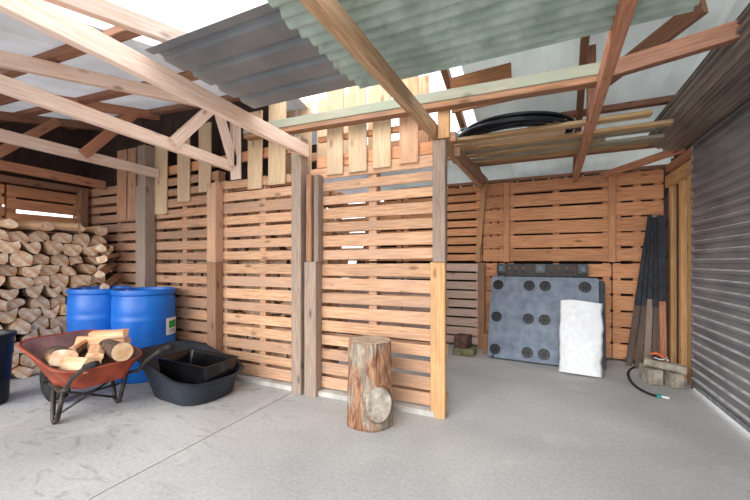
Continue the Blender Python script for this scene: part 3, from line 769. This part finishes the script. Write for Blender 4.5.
# ------------------------------------------------------------------ wheelbarrow
WB = empty('wheelbarrow', (-3.29, 1.62, 0), 'worn orange steel wheelbarrow loaded with split firewood', 'wheelbarrow')
def tray_loop(f, inset=0.0, dz=0.0):
    """f 0 bottom .. 1 rim; local coordinates, nose towards -X"""
    hx = .20+.15*f; hy = .17+.13*f; r = .07+.08*f; cx = .06-.10*f
    out = []
    for x, y in rrect(hx-inset, hy-inset, r, 6):
        X = cx+x; nose = (-(x)/hx+1)/2
        z = .27+f*(.145+.17*nose)-(1-f)*.02*nose
        out.append((X, y, z+dz))
    return out
outer = [tray_loop(f) for f in (0, .15, .4, .7, 1.0)]
inner = [tray_loop(f, .012, .006) for f in (1.0, .7, .4, .15, 0)]
bm = loft_bm(outer, True, False); link_mesh('tray', bm, M['rust_tray'], WB, smooth=True)
bm = loft_bm([tray_loop(1.0, 0, 0.001)]+inner, False, True); link_mesh('tray_lining', bm, M['tray_inside'], WB, smooth=True)
link_mesh('rim', tube_bm(tray_loop(1.0, -.004, .002), .009, 8, None, True), M['rust_tray'], WB, smooth=True)
for s in (-1, 1):
    y = s*.235
    pts = [(-.42, s*.05, .19), (-.2, s*.14, .235), (.1, s*.215, .255), (.26, s*.25, .30), (.34, s*.262, .385), (.45, s*.265, .45), (.54, s*.265, .50), (.64, s*.26, .53)]
    h = link_mesh('handle', tube_bm(pts, .015, 10), M['steel_dark'], WB, smooth=True)
    link_mesh('grip', tube_bm([(.53, s*.265, .497), (.65, s*.2596, .533)], .021, 12), M['rubber'], h, smooth=True)
    link_mesh('leg', tube_bm([(-.02, s*.2, .25), (.0, s*.215, .03), (.03, s*.218, .012), (.06, s*.215, .03), (.15, s*.215, .26)], .016, 8), M['steel_dark'], WB, smooth=True)
link_mesh('brace', tube_bm([(.02, -.215, .05), (.06, .215, .25)], .009, 8), M['steel_dark'], WB, smooth=True)
link_mesh('brace', tube_bm([(.06, -.215, .25), (.02, .215, .05)], .009, 8), M['steel_dark'], WB, smooth=True)
link_mesh('brace', tube_bm([(.05, -.215, .17), (.05, .215, .17)], .008, 8), M['steel_dark'], WB, smooth=True)
wh = link_mesh('wheel', lathe_bm([(.075, -.03), (.14, -.045), (.178, -.035), (.19, 0), (.178, .035), (.14, .045), (.075, .03), (.075, -.03)], 40), M['rubber'], WB, smooth=True, loc=(-.46, 0, .195), rot=(PI/2, 0, 0))
link_mesh('hub', lathe_bm([(0, -.04), (.03, -.04), (.035, -.02), (.078, -.02), (.078, .02), (.035, .02), (.03, .04), (0, .04)], 24), M['steel_dark'], wh, smooth=False)
link_mesh('axle', tube_bm([(-.46, -.09, .195), (-.46, .09, .195)], .009, 8), M['steel_dark'], WB)
wood_in = [((-.10, -.13, .45), (2.9, -.08, -.30), .38, .085, .075, 'half', 'dark bark-backed log nearest in the wheelbarrow', False),
           ((.12, -.14, .44), (.3, -.05, .12), .36, .085, .06, 'wedge', 'pale split log along the near edge of the wheelbarrow', True),
           ((.06, .03, .47), (.7, .05, -.55), .34, .08, .06, 'wedge', 'pale split log crossing the middle of the wheelbarrow', True),
           ((.16, .12, .49), (0, -.04, -.2), .34, .068, .066, 'round', 'round grey-barked log at the far right of the wheelbarrow load', True),
           ((-.06, .15, .52), (.5, .06, .6), .36, .085, .06, 'wedge', 'pale split log heaped highest in the wheelbarrow', True),
           ((-.0, .16, .60), (.9, -.10, .25), .34, .045, .03, 'wedge', 'thin pale split stick resting on top of the wheelbarrow load', True),
           ((-.12, .02, .50), (1.4, .12, -.9), .3, .07, .05, 'wedge', 'short pale split log propped behind the dark bark-backed log', True),
           ((.02, .13, .36), (0, 0, .1), .36, .08, .06, 'half', 'buried half-round log at the bottom of the wheelbarrow load', True),
           ((.04, -.04, .35), (0, 0, -.1), .36, .07, .05, 'half', 'buried split log under the dark bark-backed log', True)]
for l, r, L_, a, b_, k, lab, fr in wood_in:
    loose_log((l[0]-3.29, l[1]+1.62, l[2]), r, L_, a, b_, lab, 'firewood loaded in the wheelbarrow', fr, k)

# ------------------------------------------------------------------ black tub and crate
def tub(name, loc, rz, label, cat, hx, hy, r, zb, zl, zr, inset, wall, mat, lip=.02, taper_left=0, n=6):
    root = empty(name, loc, label, cat, rz=rz)
    def lp(f, off, dz=0):
        out = []
        for x, y in rrect(hx-inset*(1-f)+off, hy-inset*(1-f)+off, r, n):
            t = (x/hx+1)/2
            X = x+taper_left*(1-f)*(1-t)
            out.append((X, y, zb+(zl+(zr-zl)*t-zb)*f+dz))
        return out
    loops = [lp(0, 0), lp(.06, .012), lp(.5, .0), lp(.97, 0), lp(.97, lip), lp(1, lip), lp(1.0, 0, .003), lp(.97, -wall), lp(.5, -wall), lp(.1, -wall, .004), lp(.04, -wall-.02, .008)]
    link_mesh(name+'_body', loft_bm(loops), mat, root, smooth=True).modifiers.new('e', 'EDGE_SPLIT').split_angle = math.radians(45)
    return root, lp
troot, lp = tub('tub', (-2.93, 2.27, 0), math.radians(-4), 'large black plastic tub with a raised nose, on the floor beside the front drum', 'tub', .44, .32, .20, .004, .39, .20, .08, .012, M['tub_plastic'], .018, .16)
croot, lp = tub('crate', (-2.81, 2.26, .16), math.radians(2), 'glossy black rectangular crate standing inside the large tub', 'crate', .30, .185, .03, 0, .19, .17, .03, .006, M['gloss_black'], .012)
for s in (-1, 1):
    o = B().board((-.26, s*.02-.03, .05), (.26, s*.02-.03, .05), .012, .03).build('inner_rib', M['gloss_black'], croot)

# ------------------------------------------------------------------ stump
SR = empty('log_stump', (-1.155, 2.41, 0), 'upright log stump with peeling reddish bark and a sawn branch stub', 'stump')
bm = bmesh.new(); rings = []; seg = 56
for i in range(22):
    z = .62*i/21; ring = []
    base = .150+.012*math.exp(-z*10)+.012*math.exp(-((z-.2)/.16)**2)
    for k in range(seg):
        a = 2*PI*k/seg
        r = base*(1+.05*math.sin(2*a+1)+.03*math.sin(5*a+z*2))+.009*noise.noise(Vector((math.cos(a)*6, math.sin(a)*6, z*3)))+.004*noise.noise(Vector((a*14, 0, z*9)))
        zz = z+(.012*noise.noise(Vector((math.cos(a)*2, math.sin(a)*2, 5))) if i == 21 else 0)
        ring.append(bm.verts.new((r*math.cos(a), r*math.sin(a), zz)))
    rings.append(ring)
for A, C in zip(rings, rings[1:]):
    for k in range(seg): bm.faces.new((A[k], A[(k+1) % seg], C[(k+1) % seg], C[k]))
bm.faces.new(rings[0])
link_mesh('trunk', bm, M['stump_bark'], SR, smooth=True)
bm = bmesh.new(); rt = [bm.verts.new(v) for v in [(.150*(1+.05*math.sin(2*2*PI*k/seg+1)+.03*math.sin(5*2*PI*k/seg+1.24))*math.cos(2*PI*k/seg), .150*(1+.05*math.sin(2*2*PI*k/seg+1)+.03*math.sin(5*2*PI*k/seg+1.24))*math.sin(2*PI*k/seg), .618) for k in range(seg)]]
cv = bm.verts.new((0, 0, .612))
for k in range(seg): bm.faces.new((rt[k], rt[(k+1) % seg], cv))
link_mesh('cut_top', bm, M['stump_top'], SR, smooth=True)
# branch stub facing the camera and a little to the right
d = Vector((.60, -.78, .12)).normalized(); s_ = d.cross(Vector((0, 0, 1))).normalized(); u_ = s_.cross(d)
c0 = Vector((0.06, -.035, .185))
def oval(c, ra, rb): return [c+s_*ra*math.cos(2*PI*k/28)*(1+.04*math.sin(3*2*PI*k/28))+u_*rb*math.sin(2*PI*k/28) for k in range(28)]
bm = loft_bm([oval(c0, .12, .165), oval(c0+d*.07, .108, .148), oval(c0+d*.105, .096, .128), oval(c0+d*.122, .09, .118)], False, False)
st = link_mesh('branch_stub', bm, M['stump_bark'], SR, smooth=True)
bm = loft_bm([oval(c0+d*.121, .092, .12), oval(c0+d*.128, .084, .112)], False, True)
link_mesh('cut_face', bm, M['stub_face'], st)

# ------------------------------------------------------------------ plastic pallets
def plastic_pallet(name, loc, rot, label, W, H, T, mat, cups, cat='pallet', edge=.04):
    root = empty(name, loc, label, cat, rot=rot)
    bm = bmesh.new()
    bm = loft_bm([[(x+W/2, 0, y+H/2) for x, y in rrect(W/2-.004, H/2-.004, .025, 4)], [(x+W/2, .004, y+H/2) for x, y in rrect(W/2, H/2, .03, 4)], [(x+W/2, T, y+H/2) for x, y in rrect(W/2, H/2, .03, 4)]])
    deck = link_mesh('deck', bm, mat, root)
    if cups:
        cb = bmesh.new()
        for (fx, fz) in cups:
            bmesh.ops.create_cone(cb, cap_ends=True, segments=28, radius1=.066, radius2=.066, depth=.06, matrix=Matrix.Translation((fx*W, 0, fz*H)) @ Matrix.Rotation(PI/2, 4, 'X'))
        me = bpy.data.meshes.new('cut'); cb.to_mesh(me); cb.free(); cut = bpy.data.objects.new('cut', me); COL.objects.link(cut)
        cut.parent = root
        b = deck.modifiers.new('b', 'BOOLEAN'); b.object = cut; b.operation = 'DIFFERENCE'; b.solver = 'EXACT'
        bpy.context.view_layer.update()
        ev = deck.evaluated_get(bpy.context.evaluated_depsgraph_get()); nm = bpy.data.meshes.new_from_object(ev)
        deck.modifiers.clear(); deck.data = nm; bpy.data.objects.remove(cut)
        for (fx, fz) in cups:
            cb = lathe_bm([(.060, -.001), (.0655, -.001), (.0655, -.026), (.0, -.026)], 28)
            for k in range(3):
                a = k*PI/3
                tube_bm([(.05*math.cos(a), .05*math.sin(a), -.012), (-.05*math.cos(a), -.05*math.sin(a), -.012)], .004, 6, cb)
            link_mesh('cup', cb, M['black_plastic'], root, loc=(fx*W, 0, fz*H), rot=(PI/2, 0, 0))
    return root
lean = math.radians(-16)
cols, rws = (.075, .385, .535, .885), (.89, .49, .10)
g = plastic_pallet('plastic_pallet', (-.60, 4.63, .02), (lean, 0, math.radians(-4)), 'blue grey plastic pallet leaning on the back wall with round black cups', 1.2, 1.035, .05, M['plastic_grey'], [(c, r) for r in rws for c in cols])
# foot lip at lower-left
o = link_mesh('foot', lathe_bm([(0, 0), (.05, 0), (.055, .03), (0, .03)], 20), M['black_plastic'], g, loc=(.07, .05, .0))
k = plastic_pallet('plastic_pallet', (-.58, 4.75, .02), (lean, 0, math.radians(-5)), 'second dark grey plastic pallet leaning right behind the blue grey one', 1.25, 1.0, .045, M['tub_plastic'], [])
# upright black pallet behind, with slotted top rail
bpal = empty('plastic_pallet', (-.52, 5.035, 0), 'black slotted plastic pallet standing upright behind the leaning ones', 'pallet')
bb = bmesh.new()
def cube(bm, x0, x1, y0, y1, z0, z1): bmesh.ops.create_cube(bm, size=1, matrix=Matrix.Translation(((x0+x1)/2, (y0+y1)/2, (z0+z1)/2)) @ Matrix.Diagonal((x1-x0, y1-y0, z1-z0, 1)))
for z in (.0, .3, .6, .9, .96, 1.02, 1.075, 1.14): cube(bb, 0, 1.05, 0, .04, z, z+.034)
nx = 12
for i in range(nx+1): cube(bb, i*1.01/nx, i*1.01/nx+.04, 0.002, .038, 0, 1.17)
link_mesh('slotted_deck', bb, M['black_plastic'], bpal)
for i, x in enumerate((.0, .47, .94)):
    bb = bmesh.new(); cube(bb, x, x+.11, -.05, .0, 1.06, 1.17); f = link_mesh('foot', bb, M['gloss_black'], bpal)
    bb = bmesh.new(); cube(bb, x+.03, x+.08, -.054, -.049, 1.085, 1.145); link_mesh('foot_cap', bb, M['plastic_grey'], f)

# white sack
bm = bmesh.new(); W, H, nx, nz = .42, .78, 16, 26
front, backr = [], []
for side in (0, 1):
    grid = []
    for j in range(nz+1):
        row = []
        for i in range(nx+1):
            u, v = i/nx, j/nz
            wv = 1-.04*math.sin(v*9)-.05*math.exp(-((v-.45)/.12)**2)
            x = (u-.5)*W*wv+.01*noise.noise(Vector((v*5, 0, 3)))
            th = .055*(1-(2*u-1)**4)*(1-.55*v)*(1 if side == 0 else .5)
            wr = .02*noise.noise(Vector((u*3.5, v*6, 1.7)))+.006*noise.noise(Vector((u*12+v*5, v*16, 4)))
            x += .012*noise.noise(Vector((u*3, v*8, 9)))
            y = (-th-wr) if side == 0 else th*.6
            edge = i in (0, nx)
            if edge: y = wr*.3
            row.append(bm.verts.new((x, y, v*H*(1+.015*math.sin(u*5)))))
        grid.append(row)
    for j in range(nz):
        for i in range(nx): bm.faces.new((grid[j][i], grid[j][i+1], grid[j+1][i+1], grid[j+1][i]))
bmesh.ops.remove_doubles(bm, verts=bm.verts, dist=.0005)
o = link_mesh('sack', bm, M['white_bag'], smooth=True); o.location = (.385, 4.36, .005); o.rotation_euler = (math.radians(-14), 0, math.radians(-8))
tag(o, 'white crumpled woven sack leaning against the blue grey plastic pallet', 'sack')

# small pile left of plastic pallet
plank('timber_block', (-1.02, 4.72, .045), (-.76, 4.70, .045), .22, .09, M['moss_wood'], 'greenish timber block on the floor seen past the partition end', 'block')
plank('timber_block', (-1.0, 4.74, .17), (-.83, 4.71, .17), .2, .15, M['brick'], 'dark brown block on top of the greenish timber block', 'block')
plank('board_offcut', (-.68, 4.86, .13), (-.60, 4.86, .13), .03, .26, M['post_brown'], 'brown board offcut standing left of the leaning plastic pallets', 'board')

# leaning dark boards in the corner
G = 'dark boards leaning in the corner'
lb = [((.93, 4.98, .0), (1.16, 5.06, 1.70), 'leftmost dark board leaning at the steepest slant in the corner', 'dark_board'), ((1.0, 4.9, .0), (1.17, 5.04, 1.62), 'second dark board from the left in the leaning bundle', 'dark_board'),
      ((1.07, 4.86, .0), (1.19, 5.02, 1.74), 'third grey board from the left in the leaning bundle', 'post_grey'), ((1.14, 4.82, .0), (1.21, 5.0, 1.66), 'fourth board in the leaning bundle in front of the pine stud', 'dark_board'),
      ((1.21, 4.80, .0), (1.23, 4.98, 1.74), 'rightmost red brown board in the leaning bundle', 'chord_red')]
for a, b_, lab, mt in lb:
    o = plank('leaning_board', a, b_, .06, .022, M[mt], lab, 'board', group=G, up=(0, 1, 0), tone=.3)
    c = o.location; d = Vector(b_)-Vector(a)
    plank('dark_sleeve', Vector(a)+d*R.uniform(.36, .5)-c, Vector(b_)+d*.01-c, .066, .028, M['sleeve'], parent=o, up=(0, 1, 0)).location = (Vector(a)+d*.43+Vector(b_))/2-c

# block heap and hose by the door post
G = 'grey timber blocks by the roller door'
p = at(668, 388, z=0)
for dx, dy, z, L_, a, h, w_, lab in ((-.10, .02, .075, .12, .2, .15, .12, 'squat grey block standing left under the block heap'), (.06, -.0, .07, .10, .2, .14, .13, 'squat grey block standing right under the block heap by the door'), (-.02, .16, .08, .30, .1, .16, .1, 'rear weathered grey block behind the two squat ones'),
                            (-.0, .04, .19, .32, -.25, .07, .12, 'long weathered grey block lying across the squat blocks')):
    c = Vector((p.x+dx, p.y+.06+dy, z)); dv = Vector((math.cos(a), math.sin(a), (-.12 if lab[0] == 'l' else 0)))*L_/2
    plank('timber_block', c-dv, c+dv, w_, h, M['concrete_block'], lab, 'block', group=G, bev=.014)
gc = Vector((p.x-.06, p.y+.12, .238))
tl = empty('clamp', gc, 'small orange and white tool lying on the grey timber blocks', 'tool')
link_mesh('handle', tube_bm([(-.05, 0, .045), (0, 0, .06), (.05, -.03, .03)], .013, 8), M['orange'], tl, smooth=True)
link_mesh('cord', tube_bm([(-.03, -.03, .02), (.02, -.06, .012), (.07, -.03, .02), (.09, .02, .03)], .005, 6), M['white_plastic'], tl, smooth=True)
link_mesh('body', lathe_bm([(0, 0), (.028, 0), (.032, .02), (.026, .04), (0, .045)], 16), M['black_plastic'], tl)
hp = [at(x, y, z=.012) for x, y in ((664, 366), (650, 369), (638, 366), (629, 371), (630, 380), (638, 388), (650, 394), (657, 396))]
hp[0].z = .03
def catmull(P, n=8):
    out = []
    for i in range(len(P)-1):
        p0, p1, p2, p3 = P[max(i-1, 0)], P[i], P[i+1], P[min(i+2, len(P)-1)]
        for k in range(n):
            t = k/n
            out.append(.5*((2*p1)+(p2-p0)*t+(2*p0-5*p1+4*p2-p3)*t*t+(3*p1-p0-3*p2+p3)*t**3))
    out.append(P[-1]); return out
hz = empty('hose', hp[-1], 'short black hose with a teal connector curving over the floor by the blocks', 'hose')
link_mesh('hose_body', tube_bm([q-hp[-1] for q in catmull(hp)], .011, 8), M['rubber'], hz, smooth=True)
link_mesh('connector', tube_bm([(0, 0, .004), (.03, -.012, .004)], .018, 12), M['teal'], hz, smooth=True)
link_mesh('nozzle', tube_bm([(.03, -.012, .004), (.08, -.03, .002)], .011, 12), M['white_plastic'], hz, smooth=True)
